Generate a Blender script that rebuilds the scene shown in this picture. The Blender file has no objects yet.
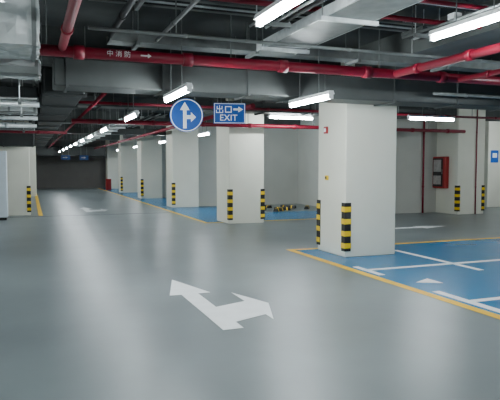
import bpy, bmesh, math, random
from mathutils import Vector, Matrix
random.seed(7)
C = bpy.context.scene.collection
PI = math.pi

# ------------------------------------------------------------------ materials
def mat(name, col, rough=0.6, metal=0.0, var=0.12, scale=3.0, bump=0.0, bscale=40.0, emit=0.0, spec=0.5):
    m = bpy.data.materials.new(name); m.use_nodes = True
    nt = m.node_tree; b = nt.nodes['Principled BSDF']
    b.inputs['Roughness'].default_value = rough
    b.inputs['Metallic'].default_value = metal
    b.inputs['Specular IOR Level'].default_value = spec
    tc = nt.nodes.new('ShaderNodeTexCoord')
    n = nt.nodes.new('ShaderNodeTexNoise'); n.inputs['Scale'].default_value = scale
    n.inputs['Detail'].default_value = 5
    nt.links.new(tc.outputs['Object'], n.inputs['Vector'])
    r = nt.nodes.new('ShaderNodeValToRGB')
    r.color_ramp.elements[0].position = 0.25; r.color_ramp.elements[1].position = 0.75
    r.color_ramp.elements[0].color = [c*(1-var) for c in col]+[1]
    r.color_ramp.elements[1].color = [min(1, c*(1+var)) for c in col]+[1]
    nt.links.new(n.outputs['Fac'], r.inputs['Fac'])
    nt.links.new(r.outputs['Color'], b.inputs['Base Color'])
    if bump:
        n2 = nt.nodes.new('ShaderNodeTexNoise'); n2.inputs['Scale'].default_value = bscale
        nt.links.new(tc.outputs['Object'], n2.inputs['Vector'])
        bp = nt.nodes.new('ShaderNodeBump'); bp.inputs['Strength'].default_value = bump
        bp.inputs['Distance'].default_value = 0.01
        nt.links.new(n2.outputs['Fac'], bp.inputs['Height']); nt.links.new(bp.outputs[0], b.inputs['Normal'])
    if emit:
        b.inputs['Emission Color'].default_value = list(col)+[1]
        b.inputs['Emission Strength'].default_value = emit
    return m
M = {}
M['floor']   = mat('floor_epoxy', (.152,.18,.186), .35, 0, .17, .8, .05, 6, spec=.75)
M['blue']    = mat('blue_epoxy', (.0,.165,.37), .27, 0, .08, 1.2, .04, 6, spec=.5)
M['wpaint']  = mat('white_paint', (.88,.90,.90), .5, 0, .05, 6)
M['fadedpaint'] = mat('faded_white_paint', (.55,.58,.58), .5, 0, .12, 6)
M['ypaint']  = mat('yellow_paint', (.90,.52,.0), .5, 0, .12, 5)
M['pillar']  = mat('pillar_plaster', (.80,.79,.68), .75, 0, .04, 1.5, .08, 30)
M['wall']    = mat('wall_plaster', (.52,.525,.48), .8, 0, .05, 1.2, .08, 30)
M['backwall']= mat('grey_back_wall', (.15,.143,.135), .8, 0, .12, 1.0)
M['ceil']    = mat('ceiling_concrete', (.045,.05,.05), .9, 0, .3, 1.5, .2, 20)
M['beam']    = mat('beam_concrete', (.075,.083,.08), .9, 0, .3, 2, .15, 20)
M['galv']    = mat('galvanised_duct', (.062,.068,.066), .5, .25, .15, 4, .1, 12)
M['dark']    = mat('dark_duct', (.02,.023,.023), .6, .2, .3, 3)
M['foil']    = mat('foil_wrap', (.72,.76,.75), .24, .45, .2, 7, .5, 9)
M['seam']    = mat('bright_steel', (.55,.59,.59), .35, .3, .25, 9)
M['tray']    = mat('tray_steel', (.17,.185,.18), .45, .3, .3, 6)
M['red']     = mat('red_pipe', (.21,.003,.02), .42, 0, .2, 5)
M['redbox']  = mat('red_cabinet', (.38,.02,.02), .4, 0, .1, 5)
M['black']   = mat('black_rubber', (.012,.012,.012), .55, 0, .2, 10)
M['yellow']  = mat('yellow_reflective', (.90,.60,.01), .4, 0, .06, 10)
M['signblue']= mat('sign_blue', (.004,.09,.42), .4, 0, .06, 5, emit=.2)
M['dimblue'] = mat('dim_sign_blue', (.004,.07,.28), .5, 0, .06, 5)
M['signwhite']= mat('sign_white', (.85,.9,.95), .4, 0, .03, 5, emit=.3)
M['lettering']= mat('faded_lettering', (.55,.52,.52), .5, 0, .1, 20)
M['panel']   = mat('pale_panel', (.42,.40,.38), .5, 0, .25, 14)
M['lamp']    = mat('lamp_housing', (.8,.82,.82), .5, 0, .03, 5)
M['tube']    = mat('fluorescent_tube', (.88,.97,1.0), .4, 0, .01, 5, emit=170)
M['glass']   = mat('dark_glass', (.05,.045,.045), .15, 0, .1, 5)
M['cab']     = mat('pale_cabinet', (.66,.74,.80), .4, 0, .05, 4)
M['door']    = mat('pale_blue_door', (.55,.68,.75), .5, 0, .05, 3)
M['drain']   = mat('drain_steel', (.12,.13,.13), .5, .3, .2, 20)

# ------------------------------------------------------------------ helpers
class MB:
    def __init__(s): s.bm = bmesh.new()
    def box(s, x0, x1, y0, y1, z0, z1):
        r = bmesh.ops.create_cube(s.bm, size=1)
        for v in r['verts']:
            v.co = Vector(((x0+x1)/2+v.co.x*(x1-x0), (y0+y1)/2+v.co.y*(y1-y0), (z0+z1)/2+v.co.z*(z1-z0)))
        return s
    def cyl(s, p, q, r, seg=16, r2=None):
        p = Vector(p); q = Vector(q); d = q-p
        mt = Matrix.Translation((p+q)/2) @ d.to_track_quat('Z','Y').to_matrix().to_4x4()
        bmesh.ops.create_cone(s.bm, cap_ends=True, segments=seg, radius1=r, radius2=r if r2 is None else r2, depth=d.length, matrix=mt)
        return s
    def prism(s, pts, z0, z1, plane='xy'):
        def P(a, b, c): return (a, b, c) if plane == 'xy' else (a, c, b)
        lo = [s.bm.verts.new(P(a, b, z0)) for a, b in pts]
        hi = [s.bm.verts.new(P(a, b, z1)) for a, b in pts]
        n = len(pts)
        s.bm.faces.new(lo[::-1]); s.bm.faces.new(hi)
        for i in range(n): s.bm.faces.new((lo[i], lo[(i+1)%n], hi[(i+1)%n], hi[i]))
        return s
    def bevel(s, w, seg=2):
        bmesh.ops.bevel(s.bm, geom=s.bm.edges[:], offset=w, segments=seg, affect='EDGES', profile=.5)
        return s
    def crinkle(s, amt, cuts_long, axis=0):
        lng=[e for e in s.bm.edges if abs((e.verts[0].co-e.verts[1].co)[axis])>.5]
        bmesh.ops.subdivide_edges(s.bm, edges=lng, cuts=cuts_long, use_grid_fill=True)
        sh=[e for e in s.bm.edges if abs((e.verts[0].co-e.verts[1].co)[axis])<.01]
        bmesh.ops.subdivide_edges(s.bm, edges=sh, cuts=4, use_grid_fill=True)
        for v in s.bm.verts:
            v.co += Vector((random.uniform(-1,1),random.uniform(-1,1),random.uniform(-1,1)))*amt
        bmesh.ops.triangulate(s.bm, faces=s.bm.faces[:])
        return s
    def build(s, name, m, parent=None, loc=None, rz=0, smooth=False):
        bmesh.ops.recalc_face_normals(s.bm, faces=s.bm.faces[:])
        me = bpy.data.meshes.new(name); s.bm.to_mesh(me); s.bm.free()
        me.materials.append(m)
        if smooth:
            for p in me.polygons: p.use_smooth = len(p.vertices) == 4
        o = bpy.data.objects.new(name, me); C.objects.link(o)
        if parent: o.parent = parent
        if loc: o.location = loc
        o.rotation_euler.z = rz
        return o
def tag(o, label, cat, group=None, kind=None):
    o['label'] = label; o['category'] = cat
    if group: o['group'] = group
    if kind: o['kind'] = kind
    return o
def empty(name, label, cat, loc=(0,0,0), rz=0, group=None, kind=None):
    o = bpy.data.objects.new(name, None); C.objects.link(o); o.empty_display_size = .1
    o.location = loc; o.rotation_euler.z = rz
    return tag(o, label, cat, group, kind)
def copy_tree(o, parent=None):
    c = o.copy(); C.objects.link(c)
    if parent: c.parent = parent
    for ch in list(o.children):
        if ch.name.startswith('hanger_rod'): continue
        copy_tree(ch, c)
    return c
def struct(name, mb, m, label, cat, loc=None):
    o = mb.build(name, m, None, loc); return tag(o, label, cat, None, 'structure')
def text_part(name, body, size, m, parent, loc, rot, extr=.002, align='CENTER'):
    cu = bpy.data.curves.new(name, 'FONT'); cu.body = body; cu.size = size; cu.extrude = extr
    cu.align_x = align; cu.align_y = 'CENTER'
    t = bpy.data.objects.new(name, cu); C.objects.link(t)
    dg = bpy.context.evaluated_depsgraph_get()
    me = bpy.data.meshes.new_from_object(t.evaluated_get(dg))
    bpy.data.objects.remove(t); me.materials.clear(); me.materials.append(m)
    o = bpy.data.objects.new(name, me); C.objects.link(o); o.parent = parent
    o.location = loc; o.rotation_euler = rot
    return o

ZC = 3.4
# ------------------------------------------------------------------ shell
struct('floor', MB().box(-6,18,-6,40,-.2,0), M['floor'], 'glossy grey epoxy garage floor of the driving lanes', 'floor')
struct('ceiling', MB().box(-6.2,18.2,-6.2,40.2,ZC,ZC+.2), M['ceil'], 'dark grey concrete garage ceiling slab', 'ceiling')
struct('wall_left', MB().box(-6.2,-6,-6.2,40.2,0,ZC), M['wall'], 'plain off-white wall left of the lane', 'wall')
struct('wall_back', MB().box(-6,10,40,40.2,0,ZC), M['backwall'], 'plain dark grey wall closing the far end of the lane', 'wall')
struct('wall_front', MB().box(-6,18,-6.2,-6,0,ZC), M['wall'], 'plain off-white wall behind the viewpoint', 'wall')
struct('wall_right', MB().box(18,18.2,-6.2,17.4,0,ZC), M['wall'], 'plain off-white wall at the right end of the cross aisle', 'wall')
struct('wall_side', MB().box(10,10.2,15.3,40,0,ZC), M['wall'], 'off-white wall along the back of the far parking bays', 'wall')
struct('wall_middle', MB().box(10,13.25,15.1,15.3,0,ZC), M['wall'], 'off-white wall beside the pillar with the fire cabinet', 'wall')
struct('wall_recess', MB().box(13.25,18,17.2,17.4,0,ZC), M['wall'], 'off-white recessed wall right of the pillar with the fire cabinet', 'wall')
for i,(y,l) in enumerate(((20.6,'third'),(26.8,'fourth'),(33.1,'fifth'))):
    struct('wall_partition', MB().box(5.8,10,y,y+.15,0,ZC), M['wall'], f'off-white partition wall running right from the {l} lane pillar', 'wall')

# ------------------------------------------------------------------ pillars
PX0, PX1 = 4.8, 5.78
rowY = [(8.11,9.06),(13.95,15.0),(20.2,21.2),(26.4,27.4),(32.7,33.7),(38.6,39.6)]
ords = ['nearest','second','third','fourth','fifth','sixth and farthest']
for i,(a,b) in enumerate(rowY):
    struct('pillar', MB().box(PX0,PX1,a,b,0,ZC).bevel(.012,1), M['pillar'],
           f'square off-white concrete pillar, {ords[i]} in the row right of the lane', 'pillar')
struct('pillar', MB().box(12.3,13.35,14.1,15.1,0,ZC).bevel(.012,1), M['pillar'], 'square off-white pillar carrying the red fire hydrant cabinet', 'pillar')
struct('pillar', MB().box(15.5,16.5,16.2,17.2,0,ZC).bevel(.012,1), M['pillar'], 'pale pillar with a blue sign at the far right edge', 'pillar')
struct('pillar', MB().box(-1.0,.0,18.6,19.6,0,ZC).bevel(.012,1), M['pillar'], 'off-white pillar behind the pale cabinet left of the lane', 'pillar')
struct('pillar', MB().box(-.7,.3,30.6,31.6,0,ZC).bevel(.012,1), M['pillar'], 'distant off-white pillar on the left side of the lane', 'pillar')
# beams
for n,(y) in enumerate((2.4,8.3,14.2,20.4,26.6,32.9)):
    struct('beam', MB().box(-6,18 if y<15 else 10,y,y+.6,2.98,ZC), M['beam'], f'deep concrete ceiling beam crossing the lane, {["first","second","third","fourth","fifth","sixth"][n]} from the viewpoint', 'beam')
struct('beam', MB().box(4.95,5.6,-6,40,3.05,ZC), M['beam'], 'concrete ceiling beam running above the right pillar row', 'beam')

# ------------------------------------------------------------------ floor markings
def mark(name, mb, m, label, z=0, group=None):
    return tag(mb.build(name, m), label, 'floor marking', group)
def bay(y0,y1,x1,holes,label):
    # paint laid around the pillar feet, never under them
    ys=sorted({y0,y1,*[min(max(v,y0),y1) for h in holes for v in h]})
    m=MB()
    for a,b in zip(ys[:-1],ys[1:]):
        if b-a<1e-4: continue
        mid=(a+b)/2
        if any(h[0]<mid<h[1] for h in holes):
            m.box(4.33,PX0-.001,a,b,.0005,.002)
            if x1>PX1: m.box(PX1+.001,x1,a,b,.0005,.002)
        else: m.box(4.33,x1,a,b,.0005,.002)
    mark('painted_bay', m, M['blue'], label)
bay(-3,9.2,10.6,[rowY[0]],'glossy blue painted parking bay area at the front of the nearest pillar')
mark('painted_bay', MB().box(4.33,PX0-.001,14.4,20.59,.0005,.002).box(PX1+.001,9.99,14.4,15.0,.0005,.002).box(PX0-.001,9.99,15.0,17.0,.0005,.002).box(PX0-.001,6.8,17.0,20.19,.0005,.002), M['blue'], 'blue painted parking bay area between the second and third pillars')
bay(20.76,26.79,9.99,[rowY[2],rowY[3]],'blue painted parking bay area between the third and fourth pillars')
bay(26.96,33.09,9.99,[rowY[3],rowY[4]],'far blue painted parking bay area between the fourth and fifth pillars')
bay(33.26,39.9,9.99,[rowY[4],rowY[5]],'farthest blue painted parking bay area beyond the fifth pillar')
def poly(name, pts, m, label, group=None):
    return mark(name, MB().prism(pts, .0022, .0045), m, label, 0, group)
poly('yellow_line', [(4.26,-3),(4.38,-3),(4.38,9.13),(10.6,9.13),(10.6,9.25),(4.26,9.25)], M['ypaint'], 'yellow painted line edging the near blue bays around the nearest pillar')
mark('yellow_line', MB().box(4.27,4.38,14.35,39.9,.0022,.0045).box(4.38,PX0-.01,14.35,14.46,.0022,.0045).box(PX1+.01,9.99,14.35,14.46,.0022,.0045), M['ypaint'], 'yellow painted line edging the far blue bays along the pillar row')
poly('yellow_line', [(.22,18.3),(.34,18.3),(.34,39.9),(.22,39.9)], M['ypaint'], 'yellow painted line along the left side of the lane')
poly('white_line', [(4.45,6.6),(4.55,6.6),(4.55,6.95),(9.6,6.95),(9.6,7.05),(4.55,7.05),(4.55,7.3),(4.45,7.3)], M['wpaint'], 'white bay divider line across the blue floor nearest the pillar')
poly('white_line', [(6.0,7.06),(6.1,7.06),(6.1,8.5),(6.0,8.5)], M['wpaint'], 'short white line on blue floor running toward the nearest pillar')
poly('white_line', [(4.45,2.2),(4.56,2.2),(4.56,4.9),(9.6,4.9),(9.6,5.0),(4.56,5.0),(4.56,5.5),(4.45,5.5)], M['wpaint'], 'white bay line at the right edge beside the yellow line')
poly('white_line', [(6.0,6.4),(6.1,6.4),(6.1,6.93),(6.0,6.93)], M['wpaint'], 'short white stub below the nearest bay divider line')
poly('bay_pointer', [(4.62,6.02),(4.92,6.18),(4.92,5.86)], M['wpaint'], 'small white triangle painted on the blue bay')
# arrows
def arrow_pts(cx, y0, L=1.0):
    f = lambda x,y: (cx+x, y0+y*L)
    return [f(-.11,0),f(.09,0),f(.09,.22),f(.47,.38),f(.47,.18),f(.68,.80),f(.47,1.44),f(.47,.98),f(.09,.84),f(.09,1.54),f(.24,1.54),f(-.01,2.44),f(-.25,1.54),f(-.11,1.54)]
poly('lane_arrow', arrow_pts(1.73,4.88), M['wpaint'], 'large white straight-and-right arrow painted on the lane in the foreground')
poly('lane_arrow', arrow_pts(1.8,19.2,.9), M['fadedpaint'], 'small distant white arrow painted far down the lane')
poly('aisle_arrow', [(7.6,11.4),(8.9,11.4),(8.9,11.22),(9.7,11.5),(8.9,11.78),(8.9,11.6),(7.6,11.6)], M['wpaint'], 'flat white arrow painted on the cross aisle behind the nearest pillar')
# floor drain
d = empty('floor_drain','dark steel drain channel crossing the lane before the left pillar','drain',(0,0,0))
MB().box(-5,4.2,18.0,18.06,.0005,.002).build('drain_frame',M['drain'],d)
MB().box(-5,4.2,18.08,18.14,.0005,.002).build('drain_grate',M['drain'],d)

# ------------------------------------------------------------------ corner guards
def make_guard():
    r = empty('corner_guard','x','corner guard')
    t=.015; L=.10
    MB().prism([(-t,-t),(L,-t),(L,0),(0,0),(0,L),(-t,L)], .10,.90).build('guard_body',M['black'],r)
    e=.003
    for k in range(4):
        z=.15+k*.2
        MB().prism([(-t-e,-t-e),(L+e,-t-e),(L+e,-t+.001),(-t+.001,-t+.001),(-t+.001,L+e),(-t-e,L+e)], z,z+.085).build('yellow_band',M['yellow'],r)
    return r
g0 = make_guard(); used=False
def guard(x,y,rz,label):
    global used
    g = g0 if not used else copy_tree(g0); used=True
    g.location=(x,y,0); g.rotation_euler.z=rz; g['label']=label; g['group']='black and yellow pillar corner guards'
guard(PX0,rowY[0][0],0,'black and yellow corner guard on the near edge of the nearest pillar')
guard(PX0,rowY[0][1],-PI/2,'black and yellow corner guard on the left rear edge of the nearest pillar')
guard(PX0,rowY[1][0],0,'black and yellow corner guard on the left front edge of the second pillar')
guard(PX1,rowY[1][0],PI/2,'black and yellow corner guard on the right front edge of the second pillar')
guard(PX0,rowY[2][0],0,'black and yellow corner guard on the front edge of the third pillar')
guard(PX0,rowY[3][0],0,'black and yellow corner guard on the front edge of the fourth pillar')
guard(PX0,rowY[4][0],0,'black and yellow corner guard on the front edge of the fifth pillar')
guard(12.3,14.1,0,'black and yellow corner guard below the red fire cabinet')
guard(13.35,14.1,PI/2,'black and yellow corner guard on the right edge of the fire cabinet pillar')
guard(.0,18.6,PI/2,'black and yellow corner guard on the pillar left of the lane')

# ------------------------------------------------------------------ lamps
def make_lamp():
    r = empty('fluorescent_lamp','x','ceiling lamp')
    L=.6
    MB().prism([(-.045,.03),(.045,.03),(.03,.075),(-.03,.075)],-L,L,'xz').build('lamp_housing',M['lamp'],r)
    MB().cyl((0,-L+.03,0),(0,L-.03,0),.028,12).build('tube',M['tube'],r,smooth=True)
    for s in (-1,1):
        MB().box(-.028,.028,s*L-.03 if s>0 else -L,s*L if s>0 else -L+.03,-.028,.032).build('end_cap',M['lamp'],r)
    return r
lampP = make_lamp(); lused=False
def lamp(x,y,z,rz,label,group,rods=(-.24,.24)):
    global lused
    l = lampP if not lused else copy_tree(lampP); lused=True
    l.location=(x,y,z); l.rotation_euler.z=rz; l['label']=label; l['group']=group
    for s in rods:
        MB().cyl((0,s,.07),(0,s,ZC-z),.006,6).build('hanger_rod',M['tray'],l)
G1='fluorescent lamps in the row above the lane'
O2=['first','second','third','fourth','fifth','sixth','seventh','eighth','ninth','tenth','eleventh','twelfth']
lamp(1.83,3.95,2.70,0,'bright tube lamp at the top centre, first in the lane row',G1)
for i,y in enumerate((6.98,10.4,14.3,17.6,20.4,23.6,26.4,29.2,32.2,36.5)):
    lamp(1.72,y,2.375,0,f'slim fluorescent lamp, {O2[i+1]} in the row hanging above the lane',G1,(-.26,.3))
lamp(1.72,.9,2.6,0,'fluorescent lamp directly above the viewpoint',G1)
lamp(1.72,-3,2.6,0,'fluorescent lamp behind the viewpoint',G1)
G2='fluorescent lamps over the parking bays'
lamp(3.86,4.25,2.8,0,'bright tube lamp at the upper right corner above the near bays',G2)
lamp(3.56,6.98,2.375,0,'tube lamp hanging just left of the nearest pillar top',G2,(-.26,.3))
lamp(6.0,12.75,2.68,PI/2,'crosswise tube lamp seen between the first and second pillars',G2)
lamp(8.0,10.0,2.5,PI/2,'crosswise tube lamp above the cross aisle right of the nearest pillar',G2)
lamp(6.7,17.3,2.75,0,'added tube lamp hidden behind the second pillar to light the bay walls',G2)  # added lamp, kept out of sight, brightens the walls between pillars
lamp(5.2,17.5,2.5,0,'tube lamp between the second and third pillars',G2)
lamp(5.2,23.6,2.5,0,'tube lamp between the third and fourth pillars',G2)
lamp(5.2,30.0,2.5,0,'tube lamp between the fourth and fifth pillars',G2)
lamp(5.2,36.3,2.5,0,'tube lamp beyond the fifth pillar',G2)
lamp(7.8,5.15,2.7,0,'added unseen tube lamp lighting the near blue bays from right of the frame',G2)  # unseen lamp added so the blue floor is lit
lamp(7.8,0.5,2.7,0,'added unseen tube lamp over the bays behind the viewpoint',G2)  # added behind the camera in place of ambient light
lamp(13.6,10.5,2.6,PI/2,'tube lamp at the right end of the cross aisle',G2)
lamp(15.2,14.0,2.7,PI/2,'tube lamp in front of the pale blue door',G2)
lamp(-1.6,3.2,2.3,0,'added unseen tube lamp left of the viewpoint, lighting the foil ducts',G2,(-.1,.3))  # added out of view, lights the front of the foil ducts
lamp(-2.6,14.45,2.2,0,'added unseen tube lamp filling the left side area with light',G2)  # fill lamp added outside the view for the far left side
lamp(-2.6,1,2.4,0,'added unseen tube lamp behind and left of the viewpoint',G2)  # unseen extra lamp, illuminates the silver ducts from the camera side
lamp(-1.6,8.05,2.1,0,'added unseen tube lamp below the branching ducts for foil highlights',G2,(-.06,.1))  # added close to the foil ducts, out of view, for highlights

# ------------------------------------------------------------------ ducts
def duct(name,label,x0,x1,y0,y1,z0,z1,axis,m,step=1.2,fl=.03,hang=True,cat='duct',fm=None,hstep=2,crk=0):
    r = empty(name,label,cat,((x0+x1)/2,(y0+y1)/2,z0))
    hx,hy,h=(x1-x0)/2,(y1-y0)/2,z1-z0
    b=MB().box(-hx,hx,-hy,hy,0,h)
    if crk: b.crinkle(crk,46,0)
    else: b.bevel(.02,2)
    b.build('duct_body',m,r)
    n=int(((x1-x0) if axis=='x' else (y1-y0))/step)
    for k in range(n+1):
        if axis=='x':
            p=hx-.06-k*step
            if p<-hx: break
            MB().box(p,p+.035,-hy-fl,hy+fl,-fl,h+fl).build('flange',fm or m,r)
            if hang and k%hstep==0:
                for s in (-1,1): MB().cyl((p+.017,s*(hy+fl-.01),h),(p+.017,s*(hy+fl-.01),ZC-z0),.007,6).build('hanger_rod',M['tray'],r)
        else:
            p=-hy+.05+k*step
            if p>hy: break
            MB().box(-hx-fl,hx+fl,p,p+.035,-fl,h+fl).build('flange',fm or m,r)
            if hang and k%hstep==0:
                for s in (-1,1): MB().cyl((s*(hx+fl-.01),p+.017,h),(s*(hx+fl-.01),p+.017,ZC-z0),.007,6).build('hanger_rod',M['tray'],r)
    return r
duct('air_duct','wide grey galvanised air duct crossing the lane in front of the nearest pillar',.3,12.5,7.45,7.98,2.49,2.84,'x',M['galv'],1.2,.018)
duct('air_duct','dark air duct running down the left side of the lane',.2,.72,8.1,30,2.47,2.8,'y',M['dark'],1.6)
duct('air_duct','large foil-wrapped ribbed duct at the top left corner',-4,.1,5.2,5.95,2.52,2.92,'x',M['foil'],.4,.012,fm=M['tray'],hstep=4,crk=.013)
duct('air_duct','upper foil-wrapped duct at the very top left',-4,.2,3.7,4.4,2.85,3.2,'x',M['foil'],.4,.012,fm=M['tray'],hstep=4,crk=.013)
duct('air_duct','smaller grey duct crossing the lane before the second pillar',.78,9.8,12.0,12.5,2.72,2.94,'x',M['galv'],1.2)
duct('air_duct','distant grey duct crossing the lane beyond the third pillar',.78,9.5,22.2,22.8,2.72,2.95,'x',M['galv'],1.2)
duct('air_duct','dark low duct crossing in front of the left pillar top',-4,.14,17.8,18.4,2.08,2.6,'x',M['dark'],.8,.014)
duct('air_duct','dark low duct crossing below the ceiling at the far end wall',-4,4.6,37.8,38.4,2.15,2.75,'x',M['dark'],1.2,.02)
for i,(y,z,m) in enumerate(((7.0,2.54,'foil'),(8.9,2.47,'dark'),(10.4,2.4,'foil'),(12.1,2.42,'dark'),(15.3,2.4,'foil'))):
    duct('air_duct',['foil-wrapped','slim dark','low foil-wrapped','black','farther foil-wrapped'][i]+' duct branching left off the dark duct, '+O2[i]+' from the viewpoint',
         -4,.14,y,y+.43,z,z+.18,'x',M[m],.4,.012,fm=M['tray'] if m=='foil' else None,hstep=4,crk=.009 if m=='foil' else 0)
# cable trays
def tray(label,x0,x1,y0,y1,z,axis,h=.1):
    r = empty('cable_tray',label,'cable tray',((x0+x1)/2,(y0+y1)/2,z))
    hx,hy=(x1-x0)/2,(y1-y0)/2
    if axis=='y':
        for s in (-1,1): MB().box(s*hx-.008,s*hx+.008,-hy,hy,0,h).build('side_rail',M['seam'],r)
        MB().box(-hx,hx,-hy,hy,0,.006).build('tray_base',M['tray'],r)
        for q in range(4): MB().cyl((-hx*.6+q*hx*.4,-hy,.03),(-hx*.6+q*hx*.4,hy,.03),.018,8).build('cable',M['black'],r)
        for k in range(0,int((y1-y0)/1.5)+1):
            y=-hy+.3+k*1.5
            if y<hy:
                MB().box(-hx-.06,hx+.06,y,y+.04,-.04,0).build('bracket',M['seam'],r)
                for s in (-1,1): MB().cyl((s*(hx+.04),y+.02,-.04),(s*(hx+.04),y+.02,ZC-z),.007,6).build('hanger_rod',M['tray'],r)
    else:
        for s in (-1,1): MB().box(-hx,hx,s*hy-.008,s*hy+.008,0,h).build('side_rail',M['tray'],r)
        MB().box(-hx,hx,-hy,hy,0,.006).build('tray_base',M['tray'],r)
        for q in range(4): MB().cyl((-hx,-hy*.6+q*hy*.4,.03),(hx,-hy*.6+q*hy*.4,.03),.018,8).build('cable',M['black'],r)
        for k in range(0,int((x1-x0)/1.5)+1):
            x=-hx+.3+k*1.5
            if x<hx:
                MB().box(x,x+.04,-hy-.06,hy+.06,-.04,0).build('bracket',M['tray'],r)
                for s in (-1,1): MB().cyl((x+.02,s*(hy+.04),-.04),(x+.02,s*(hy+.04),ZC-z),.007,6).build('hanger_rod',M['tray'],r)
tray('pale steel cable tray running overhead toward the wide duct',2.68,3.2,3.1,6.7,2.93,'y')
tray('steel cable tray crossing overhead behind the red main pipe',.9,12,6.85,7.12,2.96,'x')
tray('long steel cable tray above the lane beyond the second pillar',2.1,2.4,14.0,32,2.56,'y')
tray('narrow cable tray crossing at the upper left below the foil duct',-4,.1,6.15,6.35,2.42,'x',.07)
# racks of thin conduits
def rack(label,a0,a1,b,z,axis,n=4,sp=.09,r0=.014):
    e=empty('conduit_rack',label,'conduit rack',(a0,b,z) if axis=='x' else (b,a0,z))
    L=a1-a0
    T=(lambda u,v,w:(u,v,w)) if axis=='x' else (lambda u,v,w:(v,u,w))
    for i in range(n):
        v=i*sp; rr=r0*(1+.5*(i%2))
        MB().cyl(T(0,v,rr),T(L,v,rr),rr,8).build('conduit_tube',M[('tray','dark','seam','black')[i%4]],e,smooth=True)
    k=.5
    while k<L:
        p0=T(k-.02,-.06,-.04); p1=T(k+.02,(n-1)*sp+.06,0)
        MB().box(min(p0[0],p1[0]),max(p0[0],p1[0]),min(p0[1],p1[1]),max(p0[1],p1[1]),-.04,0).build('strut',M['tray'],e)
        for v in (-.045,(n-1)*sp+.045):
            MB().cyl(T(k,v,0),T(k,v,ZC-z),.006,6).build('hanger_rod',M['seam'],e)
        k+=1.7
    for k in (.33,.66):
        p0=T(L*k-.05,-.02,.03); p1=T(L*k+.05,.08,.09)
        MB().box(p0[0],p1[0],p0[1],p1[1],.03,.09).build('junction_box',M['seam'],e)
rack('rack of thin conduits crossing high above the first lane lamp',.6,12,3.15,3.25,'x',4,.07)
rack('rack of thin conduits crossing high just before the red main',.6,12,5.85,3.2,'x',5,.08)
rack('rack of conduits crossing the lane behind the wide duct',.9,12,9.38,3.12,'x',5,.08)
rack('rack of thin conduits crossing the aisle before the smaller duct',.9,12,10.9,3.05,'x',4,.1)
rack('rack of conduits running overhead at the right of the first lamp',3.2,5.7,2.2,2.96,'y',4,.09)
rack('rack of conduits running overhead above the upper right lamp',3.2,5.7,4.12,2.99,'y',4,.08)
rack('rack of conduits running overhead at the far right edge',3.2,5.7,6.2,2.98,'y',5,.1)
rack('long rack of conduits running down the lane between the lamps',14.9,20.3,3.05,2.85,'y',5,.09)
rack('rack of thin conduits crossing low at the left side',-4,.1,7.65,2.32,'x',3,.08)
rack('second rack of thin conduits crossing low at the left side',-4,.1,9.45,2.3,'x',3,.08)
rack('third rack of thin conduits crossing low at the left side',-4,.1,12.8,2.25,'x',4,.08)
rack('rack of thin conduits crossing high between the two sprinkler pipes',1.5,12,4.95,3.22,'x',4,.07)

# ------------------------------------------------------------------ pipes
def pipe(label,p,q,r,ncoup=4,rz=None,m='red',hang=0,name='fire_pipe',cr=1.25):
    p=Vector(p);q=Vector(q)
    e=empty(name,label,'pipe',p)
    d=q-p; u=d.normalized()
    MB().cyl((0,0,0),d,r,16).build('pipe_tube',M[m],e,smooth=True)
    for k in range(ncoup):
        c=d*((k+.5)/ncoup)
        MB().cyl(c-u*r*.9,c+u*r*.9,r*cr,16).build('coupling',M[m],e,smooth=True)
    for k in range(hang):
        c=d*((k+.3)/hang)
        MB().cyl(c+Vector((0,0,r)),(c.x,c.y,ZC-p.z),.007,6).build('hanger_rod',M['tray'],e)
    return e
main=pipe('thick red fire main crossing the lane with white lettering',(-2.5,6.5,2.73),(12,6.5,2.73),.062,12,hang=7)
text_part('lettering','中 消 防',.074,M['lettering'],main,(2.5+.94,-.064,-.003),(PI/2,0,0))
MB().prism([(0,-.007),(.08,-.007),(.08,-.026),(.12,0),(.08,.026),(.08,.007),(0,.007)],-.066,-.062,'xz').build('flow_arrow',M['lettering'],main,(3.68,0,0))
pipe('red pipe running overhead at the upper left into the fire main',(.35,-2,2.76),(.35,6.43,2.76),.045,5,hang=4)
pipe('thin red sprinkler pipe crossing high above the lane',(.2,4.7,3.12),(12,4.7,3.12),.022,7,hang=5)
pipe('second thin red sprinkler pipe crossing high above the lane',(.2,5.35,3.12),(12,5.35,3.12),.026,7,hang=6)
pipe('thin red sprinkler pipe crossing at the top right',(3.4,3.55,2.88),(12,3.55,2.88),.022,6,hang=2)
pipe('red pipe running overhead from the fire main behind the right lamp',(4.55,1.0,2.72),(4.55,6.42,2.72),.05,6,hang=2)
pipe('slimmer red pipe parallel at the far right overhead',(5.6,1.0,2.70),(5.6,6.42,2.70),.036,5,hang=2)
pipe('red pipe crossing in front of the second pillar',(.9,13.5,2.52),(12,13.5,2.52),.048,9,hang=6)
pipe('thin red pipe beside the crossing pipe at the second pillar',(.9,11.5,2.73),(12,11.5,2.73),.028,7,hang=5)
pipe('thin red pipe crossing just behind the wide duct',(.9,9.2,2.80),(12,9.2,2.80),.03,7,hang=5)
pipe('distant red pipe running above the lane left of the pillar row',(3.9,9.95,2.62),(3.9,37.7,2.62),.045,9,hang=6)
pipe('thin distant red pipe running down the lane beside the lamps',(1.1,9,2.62),(1.1,37.7,2.62),.03,9,hang=6)
pipe('red standing pipe in the corner beyond the nearest pillar',(9.92,18.3,0),(9.92,18.3,ZC),.045,3)
pipe('thin red standing pipe next to the corner pipe',(9.93,17.7,0),(9.93,17.7,ZC),.028,3)
pipe('thin red vertical pipe on the front of the fire cabinet pillar',(12.98,14.06,0),(12.98,14.06,ZC),.018,2)
pipe('red vertical pipe on the wall left of the fire cabinet',(11.75,15.04,0),(11.75,15.04,ZC),.03,2)
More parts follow.
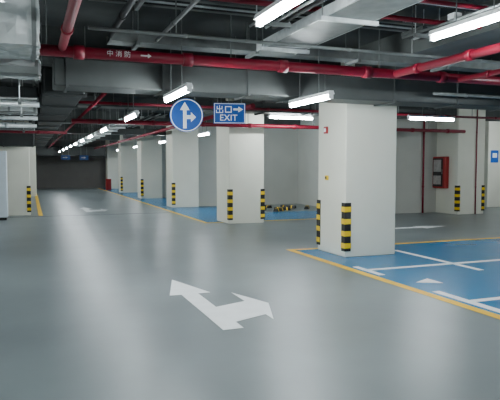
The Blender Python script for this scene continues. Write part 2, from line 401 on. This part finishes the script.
pipe('grey conduit hanging before the wide duct toward the right',(5.85,7.27,2.62),(12,7.27,2.62),.025,5,m='tray',name='conduit',hang=4)
pipe('thin grey conduit crossing at the upper left',(.55,5.72,2.82),(12,5.72,2.82),.018,6,m='tray',name='conduit',hang=4)
pipe('thin grey conduit running overhead beside the first lamp',(1.35,-2,2.9),(1.35,6.4,2.9),.02,5,m='tray',name='conduit',hang=4)
pipe('paired dark conduit running overhead at upper left',(.85,-2,2.92),(.85,6.4,2.92),.03,5,m='dark',name='conduit',hang=4)
pipe('pale pipe crossing low at the left behind the foil duct',(-4,8.3,2.33),(.14,8.3,2.33),.035,4,m='seam',name='conduit',hang=3)
pipe('second pale pipe crossing low at the left',(-4,9.9,2.27),(.14,9.9,2.27),.03,4,m='seam',name='conduit',hang=3)
pipe('third pale pipe crossing low at the left',(-4,11.5,2.25),(.14,11.5,2.25),.035,4,m='seam',name='conduit',hang=3)
pipe('small red pipe crossing low at the far left',(-4,13.5,2.25),(.8,13.5,2.25),.03,4,hang=3)

# ------------------------------------------------------------------ signs
def arrow_sign_pts(s):
    pts=[(-.11,-.42),(.0,-.42),(.0,-.12),(.14,-.12),(.14,-.22),(.30,-.06),(.14,.10),(.14,0),(.0,0),(.0,.16),(.10,.16),(-.055,.42),(-.21,.16),(-.11,.16)]
    return [(a*s,b*s) for a,b in pts]
s=empty('direction_sign','round blue hanging sign with a white straight-and-right arrow','sign',(2.64,10.0,2.41),math.radians(-13))
MB().cyl((0,-.012,0),(0,.012,0),.30,48).build('sign_disc',M['signblue'],s)
m=MB()
for k in range(48):
    a0,a1=k*2*PI/48,(k+1)*2*PI/48
    m.prism([(.272*math.cos(a0),.272*math.sin(a0)),(.288*math.cos(a0),.288*math.sin(a0)),(.288*math.cos(a1),.288*math.sin(a1)),(.272*math.cos(a1),.272*math.sin(a1))],-.015,-.0125,'xz')
m.build('sign_border',M['signwhite'],s)
MB().prism(arrow_sign_pts(.56),-.0155,-.0125,'xz').build('arrow_symbol',M['signwhite'],s)
for q in (-.15,.15): MB().cyl((q,0,.25),(q,0,ZC-2.41),.008,8).build('hanger_rod',M['tray'],s)

e=empty('exit_sign','rectangular blue hanging exit sign beside the round arrow sign','sign',(3.42,9.9,2.46),math.radians(-13))
MB().box(-.29,.29,-.012,.012,-.185,.185).build('sign_panel',M['signblue'],e)
m=MB()
for b in ((-.28,.28,.168,.178),(-.28,.28,-.178,-.168),(-.28,-.27,-.178,.178),(.27,.28,-.178,.178)): m.box(b[0],b[1],-.016,-.0125,b[2],b[3])
m.build('sign_border',M['signwhite'],e)
def bars(L,ox,oz,sc,name):
    m=MB()
    for (a,b,c,d2) in L: m.box(ox+a*sc,ox+b*sc,-.016,-.0125,oz+c*sc,oz+d2*sc)
    m.build(name,M['signwhite'],e)
bars([(.45,.55,0,1),(.12,.22,.55,.92),(.78,.88,.55,.92),(.12,.88,.5,.6),(.02,.12,0,.42),(.88,.98,0,.42),(.02,.98,0,.1)],-.25,.005,.135,'character')
bars([(0.05,.17,.05,.92),(.83,.95,.05,.92),(.05,.95,.05,.17),(.05,.95,.80,.92)],-.09,.005,.135,'character')
MB().prism([(.07,.055),(.16,.055),(.16,.02),(.245,.073),(.16,.125),(.16,.09),(.07,.09)],-.016,-.0125,'xz').build('arrow_symbol',M['signwhite'],e)
text_part('lettering','EXIT',.16,M['signwhite'],e,(-.02,-.0145,-.085),(PI/2,0,0))
for q in (-.22,.22): MB().cyl((q,0,.18),(q,0,ZC-2.46),.008,8).build('hanger_rod',M['tray'],e)

for i,(x,y,w,lb) in enumerate(((1.95,34.6,.5,'small distant blue sign hanging over the left of the lane'),(3.0,35.0,.5,'small distant blue sign hanging over the right of the lane'))):
    k=empty('hanging_sign',lb,'sign',(x,y,2.0))
    MB().box(-w/2,w/2,-.02,.02,-.13,.13).build('sign_panel',M['dimblue'],k)
    MB().prism([(-.16,-.02),(0,-.02),(0,-.06),(.12,0),(0,.06),(0,.02),(-.16,.02)],-.024,-.021,'xz').build('arrow_symbol',M['lettering'],k)
    for q in (-w/3,w/3): MB().cyl((q,0,.12),(q,0,ZC-2.0),.01,6).build('hanger_rod',M['tray'],k)

# ------------------------------------------------------------------ fire hydrant cabinet on pillar
h=empty('hydrant_cabinet','red fire hydrant cabinet with a pale door panel on the pillar side','fire cabinet',(12.298,14.78,.8))
MB().box(-.15,0,-.29,.29,0,1.0).bevel(.008,1).build('cabinet_body',M['redbox'],h)
dd=MB().box(-.165,-.15,-.28,.28,.02,.98).build('cabinet_door',M['redbox'],h)
MB().box(-.17,-.165,-.20,.26,.05,.95).build('glass_pane',M['glass'],dd)
MB().box(-.185,-.17,-.19,-.16,.45,.6).build('handle',M['tray'],dd)
MB().box(-.173,-.17,-.12,.24,.52,.90).build('door_label',M['panel'],dd)
MB().box(-.173,-.17,-.12,.24,.12,.40).build('door_label',M['panel'],dd)
# devices on nearest pillar
c=empty('alarm_call_point','small red alarm box on the left face of the nearest pillar','alarm',(4.8,8.75,2.12))
MB().box(-.04,0,-.05,.05,-.06,.06).bevel(.006,1).build('alarm_body',M['redbox'],c)
MB().box(-.045,-.04,-.028,.028,-.03,.03).build('alarm_button',M['signwhite'],c)
c=empty('switch_box','small yellow tag plate on the left face of the nearest pillar','switch',(4.8,8.72,1.30))
MB().box(-.03,0,-.045,.045,-.04,.04).bevel(.005,1).build('box_body',M['yellow'],c)
MB().box(-.036,-.03,-.02,.02,-.02,.02).build('rocker',M['black'],c)

# ------------------------------------------------------------------ left pale cabinet
k=empty('power_cabinet','tall pale blue-white cabinet in front of the left pillar','cabinet',(-1.35,17.4,0))
MB().box(-.75,.75,-.3,.3,.08,1.92).bevel(.01,1).build('cabinet_body',M['cab'],k)
MB().box(-.72,.72,-.27,.27,0,.08).build('plinth',M['black'],k)
for q in (-1,1):
    dd=MB().box(min(q*.01,q*.72),max(q*.01,q*.72),-.315,-.3,.12,1.88).build('cabinet_door',M['cab'],k)
    MB().box(q*.07-.012,q*.07+.012,-.34,-.315,.95,1.12).build('handle',M['tray'],dd)

# ------------------------------------------------------------------ wheel stops heap
def make_stop():
    r=empty('wheel_stop','x','wheel stop')
    MB().prism([(-.09,0),(.09,0),(.05,.10),(-.05,.10)],-.28,.28,'xz').build('stop_body',M['black'],r)
    for a in (-.16,.16):
        MB().prism([(-.093,.001),(.093,.001),(.053,.104),(-.053,.104)],a-.02,a+.02,'xz').build('yellow_band',M['yellow'],r)
    return r
w0=make_stop()
W=[(7.2,17.9,1.0,'leftmost'),(7.9,18.9,.2,'second from left'),(8.0,17.7,1.3,'third from left'),(8.6,18.5,.7,'fourth from left'),(7.7,17.3,2.3,'nearest'),(9.1,18.0,2.6,'rightmost')]
for i,(x,y,a,l) in enumerate(W):
    w=w0 if i==0 else copy_tree(w0)
    w.location=(x,y,.002); w.rotation_euler.z=a
    w['label']=f'black and yellow rubber wheel stop lying loose in the bay, {l} of six'; w['group']='loose wheel stops on the bay floor'

# ------------------------------------------------------------------ door and sign at far right
d1=tag(MB().box(14.0,15.2,17.14,17.2,0,2.15).build('door_1',M['door']),'pale blue double door in the recessed wall','door',None,'structure')
MB().box(14.56,14.6,17.11,17.14,.9,1.2).build('door_handle',M['tray'],d1)
tag(MB().box(13.9,15.3,17.16,17.199,0,2.25).build('trim_1',M['wall']),'plain door surround in the recessed wall','trim',None,'structure')
x=empty('wall_sign','small blue sign on the pale pillar at the far right edge','sign',(15.78,16.2,1.85))
MB().box(-.17,.17,-.02,0,-.22,.22).build('sign_panel',M['signblue'],x)
MB().box(-.10,.10,-.024,-.02,-.04,.12).build('white_symbol',M['signwhite'],x)
# far fire extinguisher box
f=empty('extinguisher_box','small red extinguisher box at the far end of the lane','fire box',(4.58,36.5,.002))
MB().box(-.16,.16,-.14,.14,0,.7).bevel(.01,1).build('box_body',M['redbox'],f)
MB().box(-.14,.14,-.16,-.14,.05,.65).build('box_door',M['redbox'],f)

# ------------------------------------------------------------------ world + camera
w=bpy.data.worlds.new('world'); bpy.context.scene.world=w; w.use_nodes=True
w.node_tree.nodes['Background'].inputs[0].default_value=(.6,.7,.75,1); w.node_tree.nodes['Background'].inputs[1].default_value=.1
cam=bpy.data.cameras.new('camera'); co=bpy.data.objects.new('camera',cam); C.objects.link(co)
co.location=(0,0,1.5); co.rotation_euler=(math.radians(90-3.4),0,math.radians(-21.1))
cam.sensor_width=36; cam.lens=41.04
bpy.context.scene.camera=co
